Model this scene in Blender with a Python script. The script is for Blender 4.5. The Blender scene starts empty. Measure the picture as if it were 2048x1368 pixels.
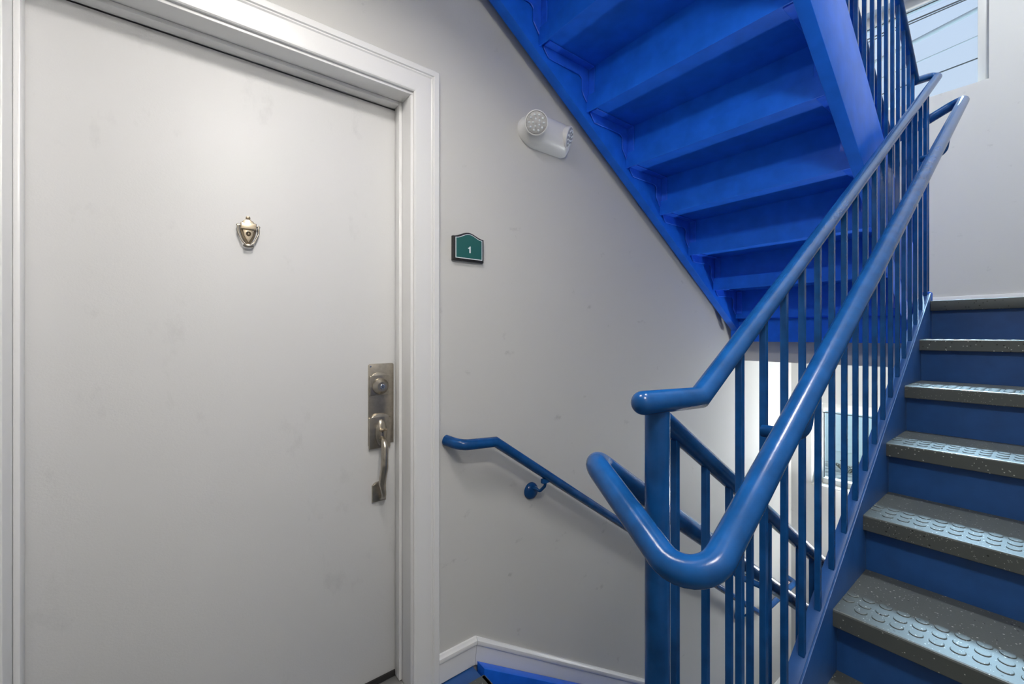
import bpy, bmesh, math, random
from mathutils import Vector, Matrix
random.seed(7)
S = bpy.context.scene
COL = S.collection

# ------------------------------------------------------------------ camera
# world: +X runs along the door wall towards the far end wall, +Y towards the door wall, Z up
FPX, CX, CY, ANG = 858.6, 1031.2, 668.9, 51.8
cd = bpy.data.cameras.new('camera')
cam = bpy.data.objects.new('camera', cd); COL.objects.link(cam)
cam.location = (0, 0, 1.25)
cam.rotation_euler = (math.radians(90), 0, -math.radians(90 - ANG))
cd.sensor_fit = 'HORIZONTAL'; cd.sensor_width = 36.0
cd.lens = FPX * 36.0 / 2048
cd.shift_x = -(CX - 1024) / 2048
cd.shift_y = (CY - 684) / 2048
cd.clip_start = 0.02
S.camera = cam

# ------------------------------------------------------------------ world, sun, exposure
W = bpy.data.worlds.new('sky'); S.world = W; W.use_nodes = True
nt = W.node_tree; nt.nodes.clear()
o = nt.nodes.new('ShaderNodeOutputWorld'); b = nt.nodes.new('ShaderNodeBackground')
tc = nt.nodes.new('ShaderNodeTexCoord'); sx = nt.nodes.new('ShaderNodeSeparateXYZ')
cr = nt.nodes.new('ShaderNodeValToRGB')
cr.color_ramp.elements[0].position = 0.0; cr.color_ramp.elements[0].color = (.66, .74, .86, 1)
cr.color_ramp.elements[1].position = 1.0; cr.color_ramp.elements[1].color = (.40, .57, .90, 1)
nt.links.new(tc.outputs['Generated'], sx.inputs[0]); nt.links.new(sx.outputs['Z'], cr.inputs[0])
nt.links.new(cr.outputs[0], b.inputs[0]); nt.links.new(b.outputs[0], o.inputs[0])
b.inputs[1].default_value = 1.15
SUN_DIR = Vector((-1.0, -0.13, -1.10))
sl = bpy.data.lights.new('sun', 'SUN'); sl.energy = 22.0; sl.angle = math.radians(11); sl.color = (.50, .76, 1.0)
so = bpy.data.objects.new('sun', sl); COL.objects.link(so)
so.rotation_euler = SUN_DIR.to_track_quat('-Z', 'Y').to_euler(); so.location = (9, 1.5, 9)
S.view_settings.view_transform = 'Standard'; S.view_settings.look = 'None'
S.view_settings.gamma = 1.0; S.view_settings.use_curve_mapping = False
S.view_settings.exposure = 0.0
LAMP_POWER = 56.0
TOP_FILL_POWER = 500.0
HALL_FILL_POWER = 98.0
DAYLIGHT_FILL_POWER = 560.0

# ------------------------------------------------------------------ materials
def newmat(name):
    m = bpy.data.materials.new(name); m.use_nodes = True
    n = m.node_tree.nodes; return m, m.node_tree, n['Principled BSDF']
def paint(name, col, rough=.5, bump=0.0, bscale=200, mott=0.0, mscale=3.0, metal=0.0, spec=.5, coat=0.0):
    m, t, p = newmat(name)
    p.inputs['Base Color'].default_value = (*col, 1); p.inputs['Roughness'].default_value = rough
    p.inputs['Metallic'].default_value = metal; p.inputs['Specular IOR Level'].default_value = spec
    p.inputs['Coat Weight'].default_value = coat; p.inputs['Coat Roughness'].default_value = .12
    g = t.nodes.new('ShaderNodeNewGeometry')
    if mott > 0:
        n = t.nodes.new('ShaderNodeTexNoise'); n.inputs['Scale'].default_value = mscale; n.inputs['Detail'].default_value = 5
        t.links.new(g.outputs['Position'], n.inputs['Vector'])
        r = t.nodes.new('ShaderNodeValToRGB')
        r.color_ramp.elements[0].position = .3; r.color_ramp.elements[1].position = .7
        r.color_ramp.elements[0].color = (*[c * (1 - mott) for c in col], 1)
        r.color_ramp.elements[1].color = (*[min(1, c * (1 + mott)) for c in col], 1)
        t.links.new(n.outputs['Fac'], r.inputs[0]); t.links.new(r.outputs[0], p.inputs['Base Color'])
    if bump > 0:
        n = t.nodes.new('ShaderNodeTexNoise'); n.inputs['Scale'].default_value = bscale; n.inputs['Detail'].default_value = 3
        t.links.new(g.outputs['Position'], n.inputs['Vector'])
        bn = t.nodes.new('ShaderNodeBump'); bn.inputs['Strength'].default_value = bump; bn.inputs['Distance'].default_value = .002
        t.links.new(n.outputs['Fac'], bn.inputs['Height']); t.links.new(bn.outputs[0], p.inputs['Normal'])
    return m
def scuffed(name, col, rough, marks=.25, mark_scale=(3, 3, 9), thr=.70, bump=.08):
    """painted surface with faint smudges of its own"""
    m = paint(name, col, rough, bump, 260, spec=.32)
    t = m.node_tree; p = t.nodes['Principled BSDF']
    g = t.nodes.new('ShaderNodeNewGeometry'); mp = t.nodes.new('ShaderNodeMapping'); mp.inputs['Scale'].default_value = mark_scale
    n = t.nodes.new('ShaderNodeTexNoise'); n.inputs['Scale'].default_value = 2.2; n.inputs['Detail'].default_value = 8; n.inputs['Roughness'].default_value = .62
    t.links.new(g.outputs['Position'], mp.inputs[0]); t.links.new(mp.outputs[0], n.inputs['Vector'])
    r = t.nodes.new('ShaderNodeValToRGB'); r.color_ramp.elements[0].position = thr; r.color_ramp.elements[1].position = thr + .12
    r.color_ramp.elements[0].color = (0, 0, 0, 1); r.color_ramp.elements[1].color = (1, 1, 1, 1)
    t.links.new(n.outputs['Fac'], r.inputs[0])
    k = t.nodes.new('ShaderNodeMath'); k.operation = 'MULTIPLY'; k.inputs[1].default_value = marks
    t.links.new(r.outputs[0], k.inputs[0])
    mx = t.nodes.new('ShaderNodeMix'); mx.data_type = 'RGBA'
    mx.inputs['A'].default_value = (*col, 1); mx.inputs['B'].default_value = (*[c * .35 for c in col], 1)
    t.links.new(k.outputs[0], mx.inputs['Factor']); t.links.new(mx.outputs['Result'], p.inputs['Base Color'])
    return m
def rubber(name):
    m, t, p = newmat(name); p.inputs['Roughness'].default_value = .42
    g = t.nodes.new('ShaderNodeNewGeometry')
    base = (.072, .080, .076)
    cur = None
    for sc, thr, col, keep in ((120, .22, (.44, .45, .42), .86), (80, .18, (.006, .007, .008), .84), (220, .24, (.34, .35, .33), .88)):
        v = t.nodes.new('ShaderNodeTexVoronoi'); v.inputs['Scale'].default_value = sc
        t.links.new(g.outputs['Position'], v.inputs['Vector'])
        lt = t.nodes.new('ShaderNodeMath'); lt.operation = 'LESS_THAN'; lt.inputs[1].default_value = thr
        t.links.new(v.outputs['Distance'], lt.inputs[0])
        sp = t.nodes.new('ShaderNodeSeparateColor'); t.links.new(v.outputs['Color'], sp.inputs[0])
        gt = t.nodes.new('ShaderNodeMath'); gt.operation = 'GREATER_THAN'; gt.inputs[1].default_value = keep
        t.links.new(sp.outputs[0], gt.inputs[0])
        mu = t.nodes.new('ShaderNodeMath'); mu.operation = 'MULTIPLY'
        t.links.new(lt.outputs[0], mu.inputs[0]); t.links.new(gt.outputs[0], mu.inputs[1])
        mx = t.nodes.new('ShaderNodeMix'); mx.data_type = 'RGBA'
        if cur is None: mx.inputs['A'].default_value = (*base, 1)
        else: t.links.new(cur, mx.inputs['A'])
        mx.inputs['B'].default_value = (*col, 1); t.links.new(mu.outputs[0], mx.inputs['Factor']); cur = mx.outputs['Result']
    t.links.new(cur, p.inputs['Base Color'])
    n = t.nodes.new('ShaderNodeTexNoise'); n.inputs['Scale'].default_value = 320
    t.links.new(g.outputs['Position'], n.inputs['Vector'])
    bn = t.nodes.new('ShaderNodeBump'); bn.inputs['Strength'].default_value = .15; bn.inputs['Distance'].default_value = .001
    t.links.new(n.outputs['Fac'], bn.inputs['Height']); t.links.new(bn.outputs[0], p.inputs['Normal'])
    return m
def emit(name, col, s):
    m, t, p = newmat(name); t.nodes.remove(p)
    e = t.nodes.new('ShaderNodeEmission'); e.inputs[0].default_value = (*col, 1); e.inputs[1].default_value = s
    t.links.new(e.outputs[0], t.nodes['Material Output'].inputs[0]); return m
def glass(name):
    m, t, p = newmat(name); t.nodes.remove(p)
    tr = t.nodes.new('ShaderNodeBsdfTransparent'); tr.inputs[0].default_value = (.96, .98, .97, 1)
    gl = t.nodes.new('ShaderNodeBsdfGlossy'); gl.inputs['Roughness'].default_value = .02
    mx = t.nodes.new('ShaderNodeMixShader'); mx.inputs[0].default_value = .05
    t.links.new(tr.outputs[0], mx.inputs[1]); t.links.new(gl.outputs[0], mx.inputs[2])
    t.links.new(mx.outputs[0], t.nodes['Material Output'].inputs[0]); return m

M = {}
M['wall'] = scuffed('wall_grey_paint', (.58, .575, .555), .55, .45, (4, 4, 6), .655, .10)
M['trim'] = paint('trim_white_gloss', (.74, .74, .74), .28, .05, 120)
M['door'] = scuffed('door_white_paint', (.67, .67, .67), .46, .14, (5, 5, 3), .60, .12)
M['white'] = paint('white_ceiling', (.78, .78, .77), .7)
M['vinyl'] = paint('window_vinyl', (.62, .61, .58), .35)
BLUE = (.010, .088, .47)
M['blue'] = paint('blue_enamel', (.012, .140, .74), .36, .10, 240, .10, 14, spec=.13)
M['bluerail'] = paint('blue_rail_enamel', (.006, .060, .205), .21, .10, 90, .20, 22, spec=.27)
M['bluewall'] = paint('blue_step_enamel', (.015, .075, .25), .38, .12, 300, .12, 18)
M['bracket'] = paint('blue_bracket_gloss', (.020, .140, .80), .18, .05, 240, .08, 30, spec=.6)
M['rubber'] = rubber('speckled_rubber')
M['nickel'] = paint('antique_nickel', (.44, .40, .34), .32, .06, 400, .12, 60, metal=1)
M['brass'] = paint('satin_brass', (.68, .57, .42), .26, 0, metal=1)
M['darkbrass'] = paint('dark_brass', (.26, .21, .15), .35, metal=1)
M['chrome'] = paint('chrome', (.75, .76, .78), .12, metal=1)
M['black'] = paint('black_plastic', (.018, .017, .018), .4)
M['teal'] = paint('teal_sign_face', (.012, .105, .098), .35)
M['signwhite'] = paint('sign_white', (.75, .80, .82), .4)
M['plastic'] = paint('white_plastic', (.74, .74, .73), .32)
M['lens'] = paint('clear_lens', (.42, .42, .42), .12, .6, 300, .25, 90)
M['threshold'] = paint('threshold_metal', (.35, .35, .35), .4, metal=.6)
M['glass'] = glass('window_glass')
M['concrete'] = paint('outdoor_concrete', (.55, .58, .62), .85, .3, 60, .15, 2)
M['gravel'] = paint('outdoor_gravel', (.58, .55, .48), .95, .9, 25, .55, 9)
M['siding'] = paint('mint_siding', (.74, .82, .77), .6)
M['cable'] = paint('cable_black', (.03, .03, .035), .6)
M['cablegrey'] = paint('cable_grey', (.34, .35, .36), .8)
M['scrub'] = paint('dry_scrub', (.16, .15, .10), .9)

# ------------------------------------------------------------------ mesh helpers
def finish(name, bm, mat, parent=None, smooth=False):
    bmesh.ops.recalc_face_normals(bm, faces=bm.faces[:])
    me = bpy.data.meshes.new(name); bm.to_mesh(me); bm.free()
    me.materials.append(M[mat] if isinstance(mat, str) else mat)
    if smooth:
        for p in me.polygons: p.use_smooth = True
        try: me.set_sharp_from_angle(angle=math.radians(smooth if smooth is not True else 40))
        except Exception: pass
    return link(name, me, parent)
def link(name, me, parent=None, loc=None):
    ob = bpy.data.objects.new(name, me); COL.objects.link(ob)
    if parent is not None:
        ob.parent = parent
        ob.matrix_parent_inverse = Matrix.Translation(parent_world(parent)).inverted()
    if loc is not None: ob.location = loc
    return ob
def parent_world(p):
    v = Vector(p.location)
    return v
def empty(name, loc, label, cat, group=None, kind=None):
    e = bpy.data.objects.new(name, None); COL.objects.link(e); e.location = loc
    e.empty_display_size = .1
    return tag(e, label, cat, group, kind)
def tag(ob, label, cat, group=None, kind=None):
    ob['label'] = label; ob['category'] = cat
    if group: ob['group'] = group
    if kind: ob['kind'] = kind
    return ob
def addbox(bm, x0, x1, y0, y1, z0, z1, bev=0.0, seg=2):
    r = bmesh.ops.create_cube(bm, size=1)
    vs = r['verts']
    for v in vs:
        v.co = Vector(((x0 + x1) / 2 + v.co.x * (x1 - x0), (y0 + y1) / 2 + v.co.y * (y1 - y0), (z0 + z1) / 2 + v.co.z * (z1 - z0)))
    if bev > 0:
        es = list({e for v in vs for e in v.link_edges})
        bmesh.ops.bevel(bm, geom=es, offset=bev, segments=seg, affect='EDGES', profile=.5)
def box(name, mat, parent, x0, x1, y0, y1, z0, z1, bev=0.0, seg=2):
    bm = bmesh.new(); addbox(bm, x0, x1, y0, y1, z0, z1, bev, seg)
    return finish(name, bm, mat, parent, smooth=30 if bev > 0 else False)
def addprism(bm, poly, axis, a, c, bev=0.0):
    """poly: 2-D outline; axis 'Y': (x,z) extruded y a..c ; 'X': (y,z) ; 'Z': (x,y)"""
    def mk(p, t):
        return {'Y': (p[0], t, p[1]), 'X': (t, p[0], p[1]), 'Z': (p[0], p[1], t)}[axis]
    A = [bm.verts.new(mk(p, a)) for p in poly]; C = [bm.verts.new(mk(p, c)) for p in poly]
    n = len(poly); fs = [bm.faces.new(A), bm.faces.new(C[::-1])]
    for i in range(n): fs.append(bm.faces.new((A[i], C[i], C[(i + 1) % n], A[(i + 1) % n])))
    if bev > 0:
        bmesh.ops.recalc_face_normals(bm, faces=fs)
        es = list({e for f in fs[:2] for e in f.edges})
        bmesh.ops.bevel(bm, geom=es, offset=bev, segments=2, affect='EDGES', profile=.5)
def prism(name, mat, parent, poly, axis, a, c, bev=0.0, smooth=False):
    bm = bmesh.new(); addprism(bm, poly, axis, a, c, bev)
    return finish(name, bm, mat, parent, smooth=smooth or (30 if bev > 0 else False))
def fillet(pts, rads, n=8):
    pts = [Vector(p) for p in pts]; out = [pts[0]]
    for i in range(1, len(pts) - 1):
        p, a, c = pts[i], pts[i - 1], pts[i + 1]
        r = rads[i - 1] if isinstance(rads, (list, tuple)) else rads
        if r <= 0: out.append(p); continue
        u = (a - p).normalized(); v = (c - p).normalized()
        th = u.angle(v); d = min(r / math.tan(th / 2), .49 * (a - p).length, .49 * (c - p).length); r = d * math.tan(th / 2)
        ctr = p + (u + v).normalized() * (r / math.sin(th / 2))
        s = p + u * d - ctr; e = p + v * d - ctr
        w = s.angle(e)
        for k in range(n + 1):
            f = k / n
            out.append(ctr + (s * math.sin((1 - f) * w) + e * math.sin(f * w)) / math.sin(w))
    out.append(pts[-1]); return out
def addtube(bm, pts, r, seg=20, cap='flat'):
    pts = [Vector(p) for p in pts]
    rr = r if isinstance(r, (list, tuple)) else [r] * len(pts)
    if cap == 'round':
        t0 = (pts[0] - pts[1]).normalized(); t1 = (pts[-1] - pts[-2]).normalized()
        pre = []; post = []; r0, r1 = rr[0], rr[-1]; pr = []; po = []
        for k in range(1, 6):
            a = k / 6 * math.pi / 2
            pre.append(pts[0] + t0 * r0 * math.sin(a)); pr.append(r0 * math.cos(a))
            post.append(pts[-1] + t1 * r1 * math.sin(a)); po.append(r1 * math.cos(a))
        pts = pre[::-1] + pts + post; rr = pr[::-1] + list(rr) + po
    n = len(pts); T = []
    for i in range(n):
        a = pts[max(0, i - 1)]; c = pts[min(n - 1, i + 1)]
        if 0 < i < n - 1: d = (pts[i] - a).normalized() + (c - pts[i]).normalized()
        else: d = c - a
        T.append(d.normalized())
    up = Vector((0, 0, 1)) if abs(T[0].z) < .9 else Vector((1, 0, 0))
    N = (up - T[0] * up.dot(T[0])).normalized(); rings = []
    for i in range(n):
        if i: N = (N - T[i] * N.dot(T[i])).normalized()
        B = T[i].cross(N)
        k = 1.0
        if 0 < i < n - 1:
            cs = (pts[i] - pts[i - 1]).normalized().dot(T[i]); k = 1 / max(cs, .5)
        ring = []
        for j in range(seg):
            a = 2 * math.pi * j / seg
            ring.append(bm.verts.new(pts[i] + (N * math.cos(a) + B * math.sin(a)) * rr[i]))
        rings.append(ring)
    for i in range(n - 1):
        for j in range(seg):
            bm.faces.new((rings[i][j], rings[i][(j + 1) % seg], rings[i + 1][(j + 1) % seg], rings[i + 1][j]))
    bm.faces.new(rings[0][::-1]); bm.faces.new(rings[-1])
def tube(name, mat, parent, pts, r, seg=20, cap='flat'):
    bm = bmesh.new(); addtube(bm, pts, r, seg, cap)
    return finish(name, bm, mat, parent, smooth=50)
def addlathe(bm, prof, origin, axis, seg=28):
    """prof: (radius, distance along axis)"""
    ax = Vector(axis).normalized(); up = Vector((0, 0, 1)) if abs(ax.z) < .9 else Vector((1, 0, 0))
    U = ax.cross(up).normalized(); V = ax.cross(U); O = Vector(origin); rings = []
    for r, d in prof:
        if r < 1e-6: rings.append([bm.verts.new(O + ax * d)])
        else: rings.append([bm.verts.new(O + ax * d + (U * math.cos(2 * math.pi * j / seg) + V * math.sin(2 * math.pi * j / seg)) * r) for j in range(seg)])
    for a, c in zip(rings[:-1], rings[1:]):
        for j in range(seg):
            k = (j + 1) % seg
            if len(a) == 1 and len(c) == 1: continue
            if len(a) == 1: bm.faces.new((a[0], c[k], c[j]))
            elif len(c) == 1: bm.faces.new((a[j], a[k], c[0]))
            else: bm.faces.new((a[j], a[k], c[k], c[j]))
    if len(rings[0]) > 1: bm.faces.new(rings[0][::-1])
    if len(rings[-1]) > 1: bm.faces.new(rings[-1])
def lathe(name, mat, parent, prof, origin, axis, seg=28, smooth=35):
    bm = bmesh.new(); addlathe(bm, prof, origin, axis, seg)
    return finish(name, bm, mat, parent, smooth=smooth)

# ------------------------------------------------------------------ dimensions (metres)
WY = 1.385           # face of the door wall
XE = 4.00            # face of the end wall
YR = -0.80           # right wall
XB = -1.70           # wall behind
ZL = -1.575          # lower landing
ZTOP = 5.3
RISE, RUN = .1755, .2795
NX0 = 1.356 - 2 * RUN            # first nosing of the ascending flight (z = RISE)
LAND = 8 * RISE                  # mid landing level 1.404

# ------------------------------------------------------------------ setting
# floor of the hall
fl = empty('floor', (0, 0, 0), 'dark speckled rubber hall floor with a blue steel edge at the stairs', 'floor', kind='structure')
box('slab', 'bluewall', fl, XB, .875, YR, WY, -.26, -.004)
box('rubber_sheet', 'rubber', fl, XB, .883, .45, 1.312, -.004, 0.0)
box('rubber_sheet', 'rubber', fl, XB, NX0 + .03, YR, .45, -.004, 0.0)
box('nosing', 'rubber', fl, .868, .888, .48, 1.312, -.05, 0.0, .004)
bm = bmesh.new()
addlathe(bm, [(.0135, 0), (.0135, .0016), (.0122, .0024), (0, .0024)], (0, 0, 0), (0, 0, 1), 18)
bmesh.ops.recalc_face_normals(bm, faces=bm.faces[:])
STUD = bpy.data.meshes.new('stud'); bm.to_mesh(STUD); bm.free(); STUD.materials.append(M['rubber'])
for p in STUD.polygons: p.use_smooth = False
for r in range(3):
    for k in range(8):
        link('stud', STUD, fl, (.883 - .044 - .0375 * r, 1.312 - .022 - .0355 * k, 0))
fl2 = box('floor', 'rubber', None, .70, XE + .02, YR, WY, ZL - .2, ZL)
tag(fl2, 'dark speckled rubber floor of the lower landing below the descending steps', 'floor', kind='structure')

# door wall with its opening
DX0, DX1, DZ1 = -.305, .643, 2.09     # rough opening
wl = empty('wall_left', (1, WY, 0), 'light grey painted wall with the white door, sign and emergency light', 'wall', kind='structure')
bm = bmesh.new()
addbox(bm, XB, DX0, WY, WY + .17, -.26, ZTOP)
addbox(bm, DX1, XE + .02, WY, WY + .17, ZL - .2, ZTOP)
addbox(bm, DX0, DX1, WY, WY + .17, DZ1, ZTOP)
finish('plaster', bm, 'wall', wl)
# end wall with two windows
UW = (.28, 1.26, 2.857, 3.62); LW = (.28, 1.24, .045, .712)
we = empty('wall_end', (XE, .5, 0), 'light grey end wall with one window above the other', 'wall', kind='structure')
bm = bmesh.new()
T = .15
addbox(bm, XE, XE + T, YR - .1, UW[0], ZL - .2, ZTOP)
addbox(bm, XE, XE + T, UW[1], WY + .17, ZL - .2, ZTOP)
addbox(bm, XE, XE + T, UW[0], UW[1], ZL - .2, LW[2])
addbox(bm, XE, XE + T, UW[0], UW[1], LW[3], UW[2])
addbox(bm, XE, XE + T, UW[0], UW[1], UW[3], ZTOP)
addbox(bm, XE, XE + T, LW[1], UW[1], LW[2], LW[3])
finish('plaster', bm, 'wall', we)
wr = box('wall_right', 'wall', None, XB, XE + .02, YR - .12, YR, ZL - .2, ZTOP)
tag(wr, 'light grey wall on the far right side of the ascending steps', 'wall', kind='structure')
wb = box('wall_back', 'wall', None, XB - .12, XB, YR - .12, WY + .17, -.26, ZTOP)
tag(wb, 'light grey wall closing the hall behind the viewer', 'wall', kind='structure')
wu = box('wall_below', 'wall', None, .62, .70, YR, WY, ZL - .2, -.26)
tag(wu, 'light grey wall under the hall floor facing the lower landing', 'wall', kind='structure')
ce = box('ceiling', 'white', None, XB, .50, YR, WY, 2.52, 2.80)
tag(ce, 'white ceiling of the hall above the door', 'ceiling', kind='structure')
ct = box('ceiling', 'white', None, XB, XE + .1, YR - .1, WY + .1, ZTOP, ZTOP + .12)
tag(ct, 'white ceiling high above the stairwell', 'ceiling', kind='structure')

# windows
def window(name, W, label, lower):
    y0, y1, z0, z1 = W
    e = empty(name, (XE + .08, (y0 + y1) / 2, z0), label, 'window', kind='structure')
    xa, xb = XE + .075, XE + .135
    f = .055
    box('frame_stile', 'vinyl', e, xa, xb, y0, y0 + f, z0, z1, .004)
    box('frame_stile', 'vinyl', e, xa, xb, y1 - f, y1, z0, z1, .004)
    box('frame_rail', 'vinyl', e, xa, xb, y0 + f, y1 - f, z0, z0 + (.055 if lower else .022), .004)
    box('frame_rail', 'vinyl', e, xa, xb, y0 + f, y1 - f, z1 - .075, z1, .004)
    ym = (y0 + y1) / 2
    box('meeting_stile', 'vinyl', e, xa + .01, xb - .01, ym - .02, ym + .02, z0 + .05, z1 - .07, .003)
    for a, c in ((y0 + f, ym - .02), (ym + .02, y1 - f)):
        box('pane', 'glass', e, xa + .028, xa + .032, a, c, z0 + (.055 if lower else .022), z1 - .075)
    box('gasket', 'black', e, xa - .001, xa + .004, y1 - f - .012, y1 - f - .006, z0 + .06, z1 - .09)
    box('gasket', 'black', e, xa - .001, xa + .004, y0 + f, y1 - f, z1 - .09, z1 - .084)
    if lower: box('sill_board', 'vinyl', e, XE - .012, xa, y0, y1, z0 - .002, z0 + .014, .003)
    return e
window('window_1', UW, 'upper slider window showing sky and power lines', False)
window('window_2', LW, 'lower slider window seen between the balusters below the landing', True)

# door with frame
dr = empty('door_1', (.17, 1.50, 0), 'plain white painted entrance door with brass knocker and long pull handle', 'door', kind='structure')
box('door_slab', 'door', dr, -.286, .622, 1.494, 1.538, .036, 2.062, .002)
box('door_sweep', 'black', dr, -.286, .622, 1.487, 1.540, .018, .038, .002)
fr = empty('trim_1', (.17, WY, 0), 'white painted door frame with mitred casing around the entrance door', 'door frame', kind='structure')
JX0, JX1, JZ = -.291, .629, 2.076
box('jamb', 'trim', fr, DX0 + .001, JX0, WY - .002, WY + .168, 0, JZ, .002)
box('jamb', 'trim', fr, JX1, DX1 - .001, WY - .002, WY + .168, 0, JZ, .002)
box('head_jamb', 'trim', fr, DX0 + .001, DX1 - .001, WY - .002, WY + .168, JZ, DZ1 - .001, .002)
box('door_stop', 'trim', fr, JX0, JX0 + .012, 1.452, 1.492, .02, JZ, .003)
box('door_stop', 'trim', fr, JX1 - .012, JX1, 1.452, 1.492, .02, JZ, .003)
box('door_stop', 'trim', fr, JX0 + .012, JX1 - .012, 1.452, 1.492, JZ - .013, JZ, .003)
box('threshold', 'threshold', fr, JX0, JX1, WY + .01, 1.545, 0, .017, .004)
box('sealing_back', 'black', fr, JX0, JX1, 1.545, 1.552, 0, JZ)
# casing: profile swept round the opening with mitres (u = distance from the opening, d = proud of the wall)
CPROF = [(0, 0), (0, .009), (.003, .012), (.010, .0135), (.062, .0135), (.066, .0165), (.070, .0155), (.073, .0195), (.090, .0195), (.093, .017), (.093, 0)]
CI0, CI1, CIZ = JX0 - .009, JX1 + .009, JZ + .010
def casing(kind):
    bm = bmesh.new(); A = []; C = []
    for u, d in CPROF:
        y = WY - .001 - d
        if kind == 'L': A.append((CI0 - u, y, 0)); C.append((CI0 - u, y, CIZ + u))
        if kind == 'R': A.append((CI1 + u, y, 0)); C.append((CI1 + u, y, CIZ + u))
        if kind == 'T': A.append((CI0 - u, y, CIZ + u)); C.append((CI1 + u, y, CIZ + u))
    A = [bm.verts.new(p) for p in A]; C = [bm.verts.new(p) for p in C]
    n = len(A); bm.faces.new(A); bm.faces.new(C[::-1])
    for i in range(n): bm.faces.new((A[i], C[i], C[(i + 1) % n], A[(i + 1) % n]))
    finish('casing_board', bm, 'trim', fr, smooth=28)
for k in 'LRT': casing(k)

# ---- knocker (part of the door)
KX, KY = .164, 1.494
kn = prism('door_knocker', 'darkbrass', dr, [(KX + x, z) for x, z in
    [(-.0055, 1.590), (-.012, 1.586), (-.019, 1.578), (-.0215, 1.571), (-.0205, 1.556), (-.017, 1.543), (-.010, 1.526), (0, 1.5135),
     (.010, 1.526), (.017, 1.543), (.0205, 1.556), (.0215, 1.571), (.019, 1.578), (.012, 1.586), (.0055, 1.590)]], 'Y', KY - .006, KY, .0012)
prism('face_plate', 'brass', kn, [(KX + x, z) for x, z in
    [(-.0125, 1.582), (0, 1.588), (.0125, 1.582), (.0150, 1.560), (.011, 1.541), (0, 1.520), (-.011, 1.541), (-.0150, 1.560)]], 'Y', KY - .011, KY - .005, .0012)
box('hinge_band', 'brass', kn, KX - .0205, KX + .0205, KY - .0175, KY - .005, 1.5585, 1.5785, .0025, 3)
lathe('door_viewer', 'darkbrass', kn, [(.0068, 0), (.0068, .003), (.0052, .0045), (.0040, .003), (.0020, .0022), (0, .0030)], (KX, KY - .011, 1.547), (0, -1, 0), 20)
lathe('finial', 'darkbrass', kn, [(.0060, 0), (.0060, .002), (.0048, .005), (0, .0062)], (KX, KY, 1.5955), (0, -1, 0), 18)
tube('ring', 'nickel', kn, fillet([(KX - .0260, KY - .010, 1.572), (KX - .0262, KY - .011, 1.550), (KX - .014, KY - .013, 1.520), (KX, KY - .014, 1.511),
     (KX + .014, KY - .013, 1.520), (KX + .0262, KY - .011, 1.550), (KX + .0260, KY - .010, 1.572)], [.03, .03, .012, .03, .03], 6), .0026, 10, 'round')
lathe('striker', 'nickel', kn, [(.0030, -.013), (.0055, -.008), (.0062, 0), (.0055, .008), (.0030, .013)], (KX, KY - .013, 1.5115), (1, 0, 0), 14)
tube('pivot', 'nickel', kn, [(KX - .028, KY - .010, 1.570), (KX + .028, KY - .010, 1.570)], .0026, 10, 'round')

# ---- handle set (part of the door)
def arch(x0, x1, z0, z1, rise, step=.006, n=8):
    """plate outline with stepped, arched top"""
    pts = [(x0, z0), (x1, z0), (x1, z1), (x1 - step, z1)]
    for k in range(n + 1):
        a = math.pi * k / n
        pts.append(((x0 + x1) / 2 + math.cos(a) * ((x1 - x0) / 2 - step), z1 + math.sin(a) * rise))
    pts.append((x0 + step, z1)); pts.append((x0, z1)); return pts
HY = 1.494
hs = prism('handle_set', 'nickel', dr, [(.521, .862), (.6125, .862), (.6125, 1.142), (.608, 1.147), (.526, 1.147), (.521, 1.142)], 'Y', HY - .004, HY, .001)
prism('deadbolt_plate', 'nickel', hs, arch(.524, .592, 1.036, 1.104, .012), 'Y', HY - .011, HY - .003, .0025)
lathe('deadbolt_cylinder', 'nickel', hs, [(.0285, 0), (.0285, .006), (.026, .010), (.0165, .022), (.0150, .022), (0, .022)], (.5605, HY - .010, 1.068), (0, -1, 0), 32)
lathe('keyhole', 'chrome', hs, [(.0088, 0), (.0088, .0022), (.0078, .003), (0, .003)], (.5605, HY - .031, 1.068), (0, -1, 0), 20)
box('key_slot', 'black', hs, .5597, .5613, HY - .0352, HY - .0335, 1.063, 1.073)
prism('escutcheon', 'nickel', hs, arch(.521, .598, .850, .958, .014), 'Y', HY - .014, HY - .003, .004)
bm = bmesh.new(); bmesh.ops.create_uvsphere(bm, u_segments=20, v_segments=12, radius=1)
for v in bm.verts: v.co = Vector((.562 + v.co.x * .021, HY - .013 + v.co.y * .014, .905 + v.co.z * .047))
finish('thumb_boss', bm, 'nickel', hs, smooth=True)
bm = bmesh.new(); bmesh.ops.create_uvsphere(bm, u_segments=18, v_segments=10, radius=1)
R_ = Matrix.Rotation(math.radians(-20), 3, 'X')
for v in bm.verts: v.co = Vector((.560, HY - .042, .919)) + R_ @ Vector((v.co.x * .0135, v.co.y * .017, v.co.z * .0045))
finish('thumb_latch', bm, 'brass', hs, smooth=True)
tube('thumb_lever', 'darkbrass', hs, [(.562, HY - .018, .909), (.561, HY - .036, .916)], .0045, 10)
grip = fillet([(.562, HY - .012, .888), (.558, HY - .060, .882), (.554, HY - .068, .800), (.552, HY - .050, .735), (.562, HY - .046, .690), (.563, HY - .012, .676)], [.030, .06, .05, .03], 7)
tube('pull_grip', 'nickel', hs, grip, [.0085 + .0042 * math.sin(math.pi * min(1, i / (len(grip) - 1) * 1.25)) for i in range(len(grip))], 16, 'round')
prism('foot_plate', 'nickel', hs, arch(.533, .583, .662, .722, .010, .004), 'Y', HY - .010, HY, .003)
lathe('plate_screw', 'chrome', hs, [(.0038, 0), (.003, .0016), (0, .002)], (.5285, HY - .004, 1.138), (0, -1, 0), 12)

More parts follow.
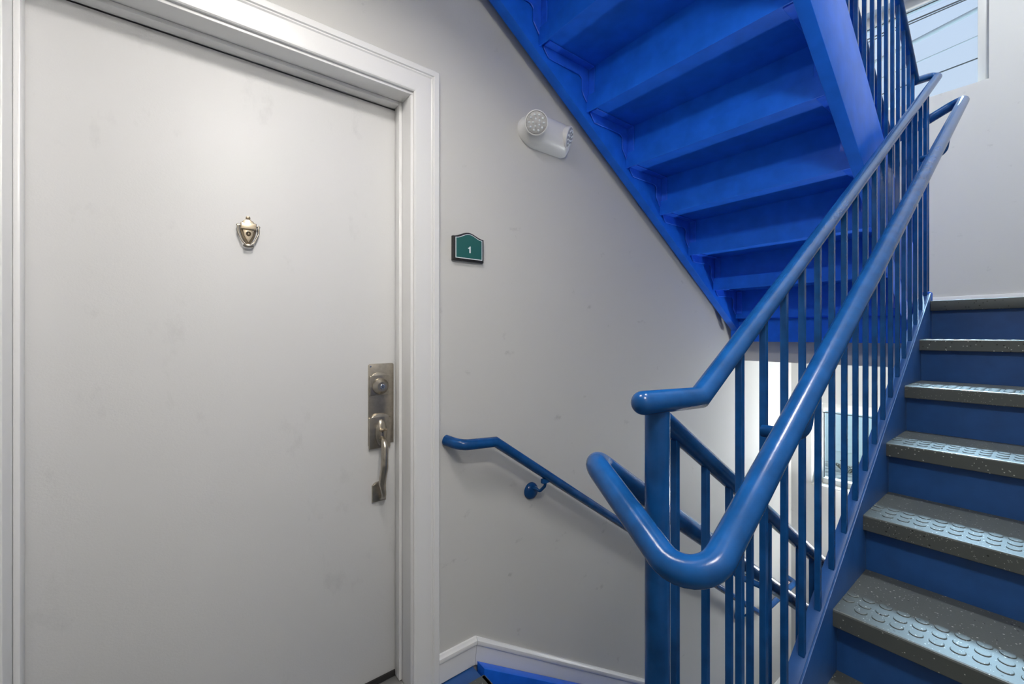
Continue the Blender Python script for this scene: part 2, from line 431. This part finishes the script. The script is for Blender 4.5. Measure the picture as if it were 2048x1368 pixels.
# ---- baseboards on the door wall
BP = [(0, 0), (.013, 0), (.013, .070), (.0165, .074), (.0180, .082), (.0165, .089), (.011, .094), (.008, .099), (0, .099)]
def run_profile(name, parent, prof, path, mat='trim', yw=WY, side=-1):
    """profile (d proud, h up) swept along (x,z) points at the wall face yw; mitred (vertical shear) at the ends"""
    bm = bmesh.new(); rings = []
    for i, (x, z, nx, nz) in enumerate(path):
        rings.append([bm.verts.new((x + nx * h, yw + side * d, z + nz * h)) for d, h in prof])
    n = len(prof)
    for a, c in zip(rings[:-1], rings[1:]):
        for i in range(n): bm.faces.new((a[i], c[i], c[(i + 1) % n], a[(i + 1) % n]))
    bm.faces.new(rings[0][::-1]); bm.faces.new(rings[-1])
    return finish(name, bm, mat, parent, smooth=28)
bb = empty('baseboard_left', (.9, WY, 0), 'white moulded baseboard on the door wall, bending down along the descending steps', 'baseboard', kind='structure')
cx, cz = .884, .0
mit = (.10, 1.0)
run_profile('board', bb, BP, [(CI1 + .094, 0, 0, 1), (cx, cz, mit[0], mit[1])])
sx_, sz_ = 3.16, cz - .655 * (3.16 - cx)
run_profile('board', bb, BP, [(cx + .0015, cz, mit[0], mit[1] - .01), (sx_, sz_, .42, .91)])
run_profile('board', bb, BP, [(sx_ + .03, ZL, 0, 1), (XE, ZL, 0, 1)])
run_profile('board', bb, BP, [(XB, 0, 0, 1), (CI0 - .094, 0, 0, 1)])
be = empty('baseboard_end', (XE, .4, LAND), 'white baseboard along the end wall at the upper landing', 'baseboard', kind='structure')
box('board', 'trim', be, XE - .014, XE, YR, WY - .02, LAND, LAND + .095, .004)

# ------------------------------------------------------------------ ascending flight
asc = empty('stair_flight', (NX0, 0, 0), 'ascending flight with speckled rubber treads and blue risers at the right', 'stairs')
Y0, Y1 = -.745, .372
def tread(parent, xn, z, y0, y1, studs=True, depth=RUN + .037, sgn=1):
    """rubber step with a deep front lip; nosing at xn, going back in +X"""
    poly = [(xn, z - .044), (xn, z - .005), (xn + .0015, z - .0015), (xn + .005, z), (xn + depth, z), (xn + depth, z - .010), (xn + .014, z - .010), (xn + .012, z - .046), (xn + .002, z - .046)]
    t = prism('tread', 'rubber', parent, poly, 'Y', y0, y1)
    if studs:
        bm = bmesh.new(); far = False
        for r in range(3):
            x = xn + .044 + .0375 * r; k = 0; y = y1 - (.049 if r == 0 else .0135)
            while y > y0 + .02:
                if y > .02 and studs == 'full':
                    s = link('stud', STUD, t, (x, y, z - .0002))
                else:
                    addlathe(bm, [(.0135, 0), (.0135, .0016), (.0122, .0024), (0, .0024)], (x, y, z - .0002), (0, 0, 1), 14); far = True
                y -= .0355
        if far:
            f = finish('stud_field', bm, 'rubber', t); f['kind'] = 'stuff'
        else: bm.free()
    return t
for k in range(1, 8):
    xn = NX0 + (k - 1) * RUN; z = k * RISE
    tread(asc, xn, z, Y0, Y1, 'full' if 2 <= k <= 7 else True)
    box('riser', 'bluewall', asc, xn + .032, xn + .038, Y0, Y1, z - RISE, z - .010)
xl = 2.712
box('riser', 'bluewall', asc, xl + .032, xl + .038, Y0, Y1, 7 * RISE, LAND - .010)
def stringer(name, parent, mat, ztop, x0, x1, y0, y1, depth, foot=None, bev=.002):
    """sloped plate between y0..y1; ztop(x) its upper edge"""
    p = [(x0, ztop(x0) - depth), (x1, ztop(x1) - depth), (x1, ztop(x1)), (x0, ztop(x0))]
    if foot is not None:
        p = [q for q in p]
        out = []
        sl = (ztop(x1) - ztop(x0)) / (x1 - x0)
        if sl > 0 and p[0][1] < foot:
            xf = x0 + (foot - p[0][1]) / sl
            out = [(x0, foot), (xf, foot), p[1], p[2], p[3]]
        elif sl < 0 and p[1][1] < foot:
            xf = x1 - (foot - p[1][1]) / abs(sl)
            out = [p[0], (xf, foot), (x1, foot), p[2], p[3]]
        else: out = p
        p = out
    return prism(name, mat, parent, p, 'Y', y0, y1, bev)
za = lambda x: .626 + .628 * (x - 1.448)
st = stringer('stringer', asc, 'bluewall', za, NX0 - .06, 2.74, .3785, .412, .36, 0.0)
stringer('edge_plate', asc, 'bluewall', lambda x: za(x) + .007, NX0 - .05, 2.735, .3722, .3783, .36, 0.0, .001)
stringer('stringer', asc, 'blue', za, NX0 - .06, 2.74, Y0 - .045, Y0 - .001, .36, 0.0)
box('landing_edge', 'rubber', asc, xl, xl + .02, Y0, Y1, LAND - .046, LAND, .004)

# ------------------------------------------------------------------ mid landing
ld = empty('stair_landing', (3.3, .3, LAND), 'mid landing with blue steel channel edge above the lower window', 'landing')
box('deck', 'rubber', ld, xl + .02, XE - .001, YR + .001, .415, LAND - .012, LAND)
box('deck', 'rubber', ld, 2.862, XE - .001, .415, WY - .001, LAND - .012, LAND)
bm = bmesh.new()
addprism(bm, [(2.862, LAND - .013), (2.862, 1.205), (2.905, 1.205), (2.905, 1.213), (2.870, 1.213), (2.870, LAND - .021), (2.905, LAND - .021), (2.905, LAND - .013)], 'Y', .42, 1.345)
finish('front_channel', bm, 'blue', ld)
box('ledge_angle', 'blue', ld, 2.845, 2.862, .485, 1.29, 1.345, 1.351)
box('side_channel', 'blue', ld, 2.76, 2.80, YR + .001, .415, 1.21, LAND - .013)
box('soffit', 'wall', ld, 3.02, XE - .001, YR + .001, WY - .001, 1.073, LAND - .022)

# ------------------------------------------------------------------ upper flight (seen from below)
up = empty('stair_flight', (2.85, .9, LAND), 'upper flight seen from below, blue steel undersides against the door wall', 'stairs')
UR, UN = .178, .278
zb = lambda x: 1.888 - .64 * (x - 1.9)
UYi, UYo = .481, 1.292
def ustr(name, y0, y1):
    xa, xb = .52, 2.861
    zt = lambda x: zb(x) + .361
    # foot cut on the landing channel
    p = [(xa, zb(xa)), (xb, zb(xb)), (xb, zt(xb)), (xa, zt(xa))]
    return prism(name, 'blue', up, p, 'Y', y0, y1, .003)
ustr('stringer', .440, .480)
ustr('stringer', 1.294, 1.340)
CXu, CZu = 2.815, 1.527       # inside corner below tread 1 / behind riser 1
def bracket_mesh(inner):
    """angle iron: leg on the stringer (L-shaped, cut corners) with a flange under tread and riser; origin = inside corner"""
    bm = bmesh.new(); s = -1 if not inner else 1
    w = .044
    L = [(0, 0), (-.262, 0), (-.268, -.010), (-.240, -w), (-.058, -w), (-w, -.056), (-w, -.108), (-.014, -.148), (0, -.148)]
    addprism(bm, L, 'Y', 0, s * .006)
    addprism(bm, [(0, 0), (-.266, 0), (-.266, -.005), (-.005, -.005), (-.005, -.146), (0, -.146)], 'Y', s * .006, s * .040)
    bmesh.ops.recalc_face_normals(bm, faces=bm.faces[:])
    bmesh.ops.bevel(bm, geom=bm.edges[:], offset=.0020, segments=1, affect='EDGES')
    me = bpy.data.meshes.new('angle_bracket'); bm.to_mesh(me); bm.free(); me.materials.append(M['bracket']); return me
BO, BI = bracket_mesh(False), bracket_mesh(True)
for k in range(9):
    x = CXu - k * UN; z = CZu + k * UR
    zprev = z - UR
    # riser hangs from this tread down behind the back of the tread below
    box('riser', 'blue', up, x, x + .006, UYi, UYo, (zprev + .002) if k else 1.351, z + .04)
    if k < 8:
        # pan tread: plate, front lip and a turned-down back edge
        poly = [(x + .034, z + .052), (x + .034, z + .006), (x + .040, z + .006), (x + .040, z + .058), (x - .290, z + .058), (x - .290, z - .013), (x - .284, z - .013), (x - .284, z), (x - .0005, z), (x - .0005, z + .052)]
        prism('tread', 'blue', up, poly, 'Y', UYi, UYo)
        link('angle_bracket', BO, up, (x - .001, UYo, z - .0005))
        link('angle_bracket', BI, up, (x - .001, UYi, z - .0005))

# ------------------------------------------------------------------ descending flight
ds = empty('stair_flight', (.883, .9, 0), 'descending flight beside the door wall with blue stringers going down', 'stairs')
for k in range(1, 9):
    xn = .883 + (k - 1) * RUN; z = -k * RISE
    # nosing at the +X edge: mirror the step outline
    xe = xn + RUN
    poly = [(xe, z - .044), (xe, z - .005), (xe - .0015, z - .0015), (xe - .005, z), (xn - .037, z), (xn - .037, z - .010), (xe - .014, z - .010), (xe - .012, z - .046), (xe - .002, z - .046)]
    prism('tread', 'rubber', ds, poly, 'Y', .482, 1.316)
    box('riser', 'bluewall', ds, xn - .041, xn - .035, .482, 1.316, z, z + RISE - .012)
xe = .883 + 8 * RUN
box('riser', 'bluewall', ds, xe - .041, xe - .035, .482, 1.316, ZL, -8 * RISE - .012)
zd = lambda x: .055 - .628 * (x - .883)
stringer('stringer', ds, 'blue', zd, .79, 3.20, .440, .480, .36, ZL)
stringer('stringer', ds, 'blue', lambda x: .02 - .655 * (x - .883), .89, 3.20, 1.318, 1.366, .40, ZL)

# ------------------------------------------------------------------ railings
def baluster_mesh(h):
    bm = bmesh.new(); addbox(bm, -.0067, .0067, -.0067, .0067, 0, h, .0012, 1)
    bmesh.ops.recalc_face_normals(bm, faces=bm.faces[:])
    me = bpy.data.meshes.new('baluster'); bm.to_mesh(me); bm.free(); me.materials.append(M['bluerail']); return me
RG = .0190
# ascending guard
ga = empty('stair_railing', (.62, .40, 0), 'blue balustrade with round newel post beside the ascending steps', 'railing')
zr = lambda x: 1.140 + .611 * (x - .714)
tube('top_rail', 'bluerail', ga, fillet([(.572, .404, 1.143), (.714, .390, 1.140), (3.118, .390, zr(3.118)), (2.945, .460, 2.535)], [.0, .030], 5), RG, 24, 'round')
tube('newel_post', 'bluerail', ga, [(.6195, .4105, 0), (.6195, .4105, 1.143)], .0200, 28)
lathe('base_collar', 'blue', ga, [(.036, 0), (.036, .006), (.022, .010)], (.6195, .4105, 0), (0, 0, 1), 28)
BXa = [.869 + .1097 * k for k in range(18)]
ma = baluster_mesh(1.0)
for x in BXa:
    zl = za(x) - .004; zt = zr(x) - .006
    ob = link('baluster', ma, ga, (x, .391, zl)); ob.scale = (1, 1, zt - zl)
box('end_post', 'bluerail', ga, 2.770, 2.784, .384, .398, LAND, zr(2.777) - .005, .001)
box('foot_shoe', 'blue', ga, 2.742, 2.80, .374, .410, LAND, LAND + .045, .006)
# descending guard
gd = empty('stair_railing', (.70, .46, 0), 'blue balustrade of the descending steps behind the newel post', 'railing')
zrd = lambda x: 1.070 - .640 * (x - .745)
tube('top_rail', 'bluerail', gd, fillet([(.632, .418, 1.105), (.690, .460, zrd(.690)), (3.12, .460, zrd(3.12))], [.02], 4), RG, 22, 'round')
for k in range(23):
    x = .764 + .1035 * k - (.011 if k == 0 else 0)
    zl = zd(x) - .004; zt = zrd(x) - .006
    if zl < ZL + .05: break
    ob = link('baluster', ma, gd, (x, .460, zl)); ob.scale = (1, 1, zt - zl)
# upper guard
gu = empty('stair_railing', (2.85, .46, LAND), 'blue balustrade on the upper flight in front of the window', 'railing')
zru = lambda x: 2.535 + .64 * (2.945 - x)
tube('top_rail', 'bluerail', gu, [(2.945, .460, 2.535), (.62, .460, zru(.62))], RG, 20, 'round')
for k in range(21):
    x = 2.80 - .1085 * k
    zl = zb(x) + .357; zt = zru(x) - .006
    ob = link('baluster', ma, gu, (x, .460, zl)); ob.scale = (1, 1, zt - zl)
box('end_post', 'bluerail', gu, 2.885, 2.899, .453, .467, LAND, zru(2.892) - .005, .001)

# continuous inner handrail: up-flight, return bend, down-flight; and its turn at the landing
RH = .0212
hr = empty('handrail', (.5, .3, .9), 'thick worn blue pipe handrail looping round the newel post', 'handrail')
hp = [(.70, .545, 3.60), (2.86, .545, 2.225), (2.966, .285, 2.386), (.514, .285, .910), (.606, .545, 1.022), (3.10, .545, -.62)]
tube('pipe', 'bluerail', hr, fillet(hp, [.045, .040, .045, .050], 10), RH, 28, 'round')
for x in (.93, 2.50):
    z = .910 + .602 * (x - .514)
    tube('bracket', 'bluerail', hr, fillet([(x, .290, z - .010), (x, .302, z - .105), (x, .374, z - .105)], [.03], 7), .0125, 16)
for x in (1.15, 2.2):
    z = 1.022 - .6583 * (x - .606)
    tube('bracket', 'bluerail', hr, fillet([(x, .545, z - .012), (x, .530, z - .045), (x, .468, z - .045)], [.02], 5), .0075, 12)

# wall handrail along the descending steps
RW = .0195
wh = empty('handrail', (.9, WY, .85), 'blue wall handrail on brackets running down beside the door casing', 'handrail')
wp = [(.765, WY - .002, .866), (.790, 1.316, .856), (.935, 1.310, .848), (3.235, 1.310, -.725), (3.86, 1.310, -.725), (3.90, WY - .002, -.725)]
tube('pipe', 'bluerail', wh, fillet(wp, [.055, .0, .0, .05], 8), RW, 22)
for x in (1.19, 2.15, 3.05):
    z = .848 - .684 * (x - .935)
    lathe('rosette', 'bluerail', wh, [(.035, 0), (.035, .005), (.031, .013), (.020, .020), (0, .023)], (x - .02, WY, z - .082), (0, -1, 0), 24)
    tube('bracket', 'bluerail', wh, fillet([(x - .02, WY - .010, z - .075), (x - .018, WY - .030, z - .062), (x - .010, WY - .046, z - .076), (x, 1.318, z - .050), (x + .004, 1.311, z - .014)], [.012, .010, .015], 4), .0062, 10)
    box('saddle', 'bluerail', wh, x - .022, x + .030, 1.302, 1.320, z - .034, z - .014, .004)

# ------------------------------------------------------------------ door sign
sg = empty('door_sign', (.85, WY, 1.526), 'small arched teal number sign with white border in black frame', 'sign')
def signpoly(m, n=14):
    x0, x1, z0, z1, pk = .789 + m, .923 - m, 1.523 + m, 1.612 - m * .6, .0185
    pts = [(x0, z0), (x1, z0), (x1, z1)]
    for k in range(1, n):
        f = k / n; pts.append((x1 + (x0 - x1) * f, z1 + pk * .5 * (1 - math.cos(2 * math.pi * f)) * (1 - m * 6)))
    pts.append((x0, z1)); return pts
prism('frame', 'black', sg, signpoly(0), 'Y', WY - .014, WY, .0015)
prism('rim', 'black', sg, signpoly(.004), 'Y', WY - .0165, WY - .0135, .001)
prism('border_line', 'signwhite', sg, signpoly(.0085), 'Y', WY - .0171, WY - .0160)
prism('face', 'teal', sg, signpoly(.0115), 'Y', WY - .0175, WY - .0160)
nx, nz = .8565, 1.5665
prism('numeral', 'signwhite', sg, [(nx + x * .0122, nz + z * .0122) for x, z in
    [(-.02, -1), (.42, -1), (.42, 1), (.10, 1), (.02, .78), (-.16, .62), (-.45, .56), (-.45, .26), (-.02, .26)]], 'Y', WY - .0180, WY - .0170)

# ------------------------------------------------------------------ emergency light
em = empty('emergency_light', (1.23, WY, 2.09), 'white emergency light with two round lamp heads under the upper stairs', 'emergency light')
secs = [(0, 1.100, 1.372, 2.036, 2.166, .036), (.012, 1.098, 1.374, 2.034, 2.168, .038), (.040, 1.110, 1.362, 2.040, 2.164, .042), (.062, 1.132, 1.345, 2.052, 2.156, .042), (.076, 1.160, 1.322, 2.068, 2.144, .034), (.080, 1.180, 1.300, 2.082, 2.132, .022)]
bm = bmesh.new(); rings = []
for d, x0, x1, z0, z1, r in secs:
    ring = []
    rl = min(.060, (z1 - z0) / 2 - .001); rx = rl * 1.5
    for cx_, cz_, a0, ra, rb in ((x1 - r, z1 - r, 0, r, r), (x0 + rx, z1 - rl, 90, rx, rl), (x0 + rx, z0 + rl, 180, rx, rl), (x1 - r, z0 + r, 270, r, r)):
        for k in range(8):
            a = math.radians(a0 + 90 * k / 7); ring.append(bm.verts.new((cx_ + ra * math.cos(a), WY - d, cz_ + rb * math.sin(a))))
    rings.append(ring)
for a, c in zip(rings[:-1], rings[1:]):
    for i in range(len(a)): bm.faces.new((a[i], a[(i + 1) % len(a)], c[(i + 1) % len(a)], c[i]))
bm.faces.new(rings[0][::-1]); bm.faces.new(rings[-1])
finish('housing', bm, 'plastic', em, smooth=60)
lathe('test_button', 'signwhite', em, [(.0052, 0), (.0052, .003), (.004, .004), (0, .004)], (1.262, WY - .060, 2.057), (0, -.8, -.6), 14)
def head(c, n):
    n = Vector(n).normalized(); c = Vector(c)
    h = lathe('lamp_head', 'plastic', em, [(.020, -.044), (.036, -.034), (.044, -.016), (.0465, -.004), (.0465, .002), (.0430, .0035), (.0415, -.001), (0, -.001)], c, n, 32)
    lathe('lens', 'lens', h, [(.0413, -.0008), (.0405, .0022), (.030, .0046), (.015, .0056), (0, .0060)], c, n, 32)
    up_ = Vector((0, 0, 1)); U = n.cross(up_).normalized(); V = n.cross(U)
    bm = bmesh.new()
    for r, cnt in ((.029, 10), (.014, 5)):
        for k in range(cnt):
            a = 2 * math.pi * k / cnt
            addlathe(bm, [(.0048, .003), (.004, .0065), (.002, .008), (0, .0084)], c + (U * math.cos(a) + V * math.sin(a)) * r, n, 10)
    finish('led_lenses', bm, 'signwhite', h, smooth=True)
head((1.120, 1.290, 2.092), (-.50, -.80, -.36))
head((1.326, 1.312, 2.098), (.52, -.80, -.30))

# ------------------------------------------------------------------ ceiling lamp and two added fill lights
def ceiling_lamp(loc, label, power, col=(1.0, .955, .90), flat=False):
    e = empty('ceiling_lamp', loc, label, 'ceiling lamp', 'round ceiling lamps')
    x, y, z = loc
    if flat:
        lathe('drum_shade', 'plastic', e, [(.150, 0), (.165, 0), (.165, .085), (.155, .085), (.155, .020)], (x, y, z), (0, 0, -1), 36)
        lathe('diffuser', emit('lamp_diffuser', col, power), e, [(.152, .064), (.150, .072), (0, .076)], (x, y, z), (0, 0, -1), 36)
        return
    lathe('base_ring', 'nickel', e, [(.165, 0), (.165, .022), (.150, .030), (.150, 0)], (x, y, z), (0, 0, -1), 36)
    lathe('diffuser', emit('lamp_diffuser', col, power), e, [(.148, .028), (.140, .055), (.110, .080), (.060, .096), (0, .100)], (x, y, z), (0, 0, -1), 36)
ceiling_lamp((.20, .66, 2.52), 'round drum ceiling lamp above the hall in front of the door', LAMP_POWER, flat=True)
ceiling_lamp((.15, -.42, 2.52), 'unseen round fill light added above the foot of the ascending steps', HALL_FILL_POWER)  # added fill for ambient light on wall, door and steps
ceiling_lamp((1.9, -.2, ZTOP), 'unseen round fill light added at the top of the stairwell', TOP_FILL_POWER, (.92, .97, 1.0))  # added out of view to brighten the end wall and treads

LX, LY, LZ = XE - .17, .62, -.12          # added, unseen fill bowl standing in for daylight through the lower window
sc = empty('daylight_fill', (XE, LY, LZ - .1), 'added glowing bowl on the end wall, standing in for lower window daylight', 'fill light')
lathe('back_plate', 'nickel', sc, [(.05, 0), (.05, .01), (.03, .02), (.012, .022)], (XE, LY, LZ - .10), (-1, 0, 0), 24)
tube('arm', 'nickel', sc, fillet([(XE - .01, LY, LZ - .10), (LX, LY, LZ - .125), (LX, LY, LZ - .09)], [.02], 5), .009, 12)
lathe('bowl', emit('fill_bowl_glow', (.95, .98, 1.0), DAYLIGHT_FILL_POWER * .11), sc, [(.010, -.100), (.060, -.090), (.105, -.050), (.125, 0), (.121, 0), (.100, -.047), (.085, -.066), (.02, -.068)], (LX, LY, LZ), (0, 0, 1), 32)
lathe('fill_disc', emit('fill_disc_glow', (.95, .98, 1.0), DAYLIGHT_FILL_POWER), sc, [(.078, -.066), (.078, -.060), (0, -.056)], (LX, LY, LZ), (0, 0, 1), 28)

# ------------------------------------------------------------------ outdoors
GZ = -1.15
gr = empty('ground', (8, 0, GZ), 'pale concrete path and gravel bed outside the lower window', 'ground', kind='structure')
box('path', 'concrete', gr, XE + .16, 8.4, -14, 16, GZ - .2, GZ)
box('gravel_bed', 'gravel', gr, 8.4, 30, -14, 16, GZ - .2, GZ + .02)
nh = empty('house', (9.6, 1, GZ), 'pale mint house with lap siding outside the lower window', 'house')
box('wall_core', 'siding', nh, 9.6, 12.5, -6, 10, GZ, 2.2)
me = None
for k in range(26):
    z = GZ + .25 + k * .12
    if me is None:
        ob = prism('siding_board', 'siding', nh, [(9.598, 0), (9.572, 0), (9.588, .122), (9.598, .122)], 'Y', -6, 10); me = ob.data; ob.location = (0, 0, z)
    else: link('siding_board', me, nh, (0, 0, z))
prism('roof', 'concrete', nh, [(9.35, 2.2), (12.8, 2.2), (11.0, 3.0)], 'Y', -6.3, 10.3)
# scrubby twigs in the gravel bed
for i in range(6):
    c = Vector((8.9 + random.random() * .25, 2.75 - i * .46, GZ + .02))
    bm = bmesh.new()
    for j in range(26):
        a = random.random() * 6.28; l = .06 + random.random() * .12; b_ = c + Vector((math.cos(a) * .05, math.sin(a) * .05, 0))
        addtube(bm, [b_, b_ + Vector((math.cos(a) * l * .6, math.sin(a) * l * .6, l * .6)), b_ + Vector((math.cos(a + .5) * l, math.sin(a + .5) * l, l))], .006, 4)
    tag(finish('shrub', bm, 'scrub', None), 'dry twiggy shrub in the gravel bed, ' + ['leftmost', 'second', 'third', 'fourth', 'fifth', 'sixth'][i] + ' from the left outside the lower window', 'shrub', 'dry shrubs outside the lower window')
# overhead cables, strung parallel to the end wall
ca, sa = math.cos(math.radians(ANG)), math.sin(math.radians(ANG))
def onplane(px, py, X):
    u = (px - CX) / FPX; w = (CY - py) / FPX
    t = X / (u * sa + ca); return Vector((X, t * (-u * ca + sa), 1.25 + t * w))
for lab, a, c, X, r, mt in (
    ('upper of the two close black power lines in the sky', (1811, 47), (1922, 0), 16, .020, 'cable'),
    ('lower of the two close black power lines in the sky', (1811, 52), (1931, 0), 16, .016, 'cable'),
    ('thick grey wrapped cable below the two black power lines', (1821, 87.4), (1953, 19.4), 17, .062, 'cablegrey'),
    ('thinnest grey power line in the middle of the sky', (1827, 128), (1955, 72), 18, .018, 'cablegrey'),
    ('lowest thin dark power line just above the window sill', (1885, 143), (1955, 116.6), 18, .020, 'cable')):
    p, q = onplane(*a, X), onplane(*c, X); d = (q - p)
    d = d / d.length
    tag(tube('power_line', mt, None, [p - d * 14, p, q, q + d * 14], r, 8), lab, 'power line')
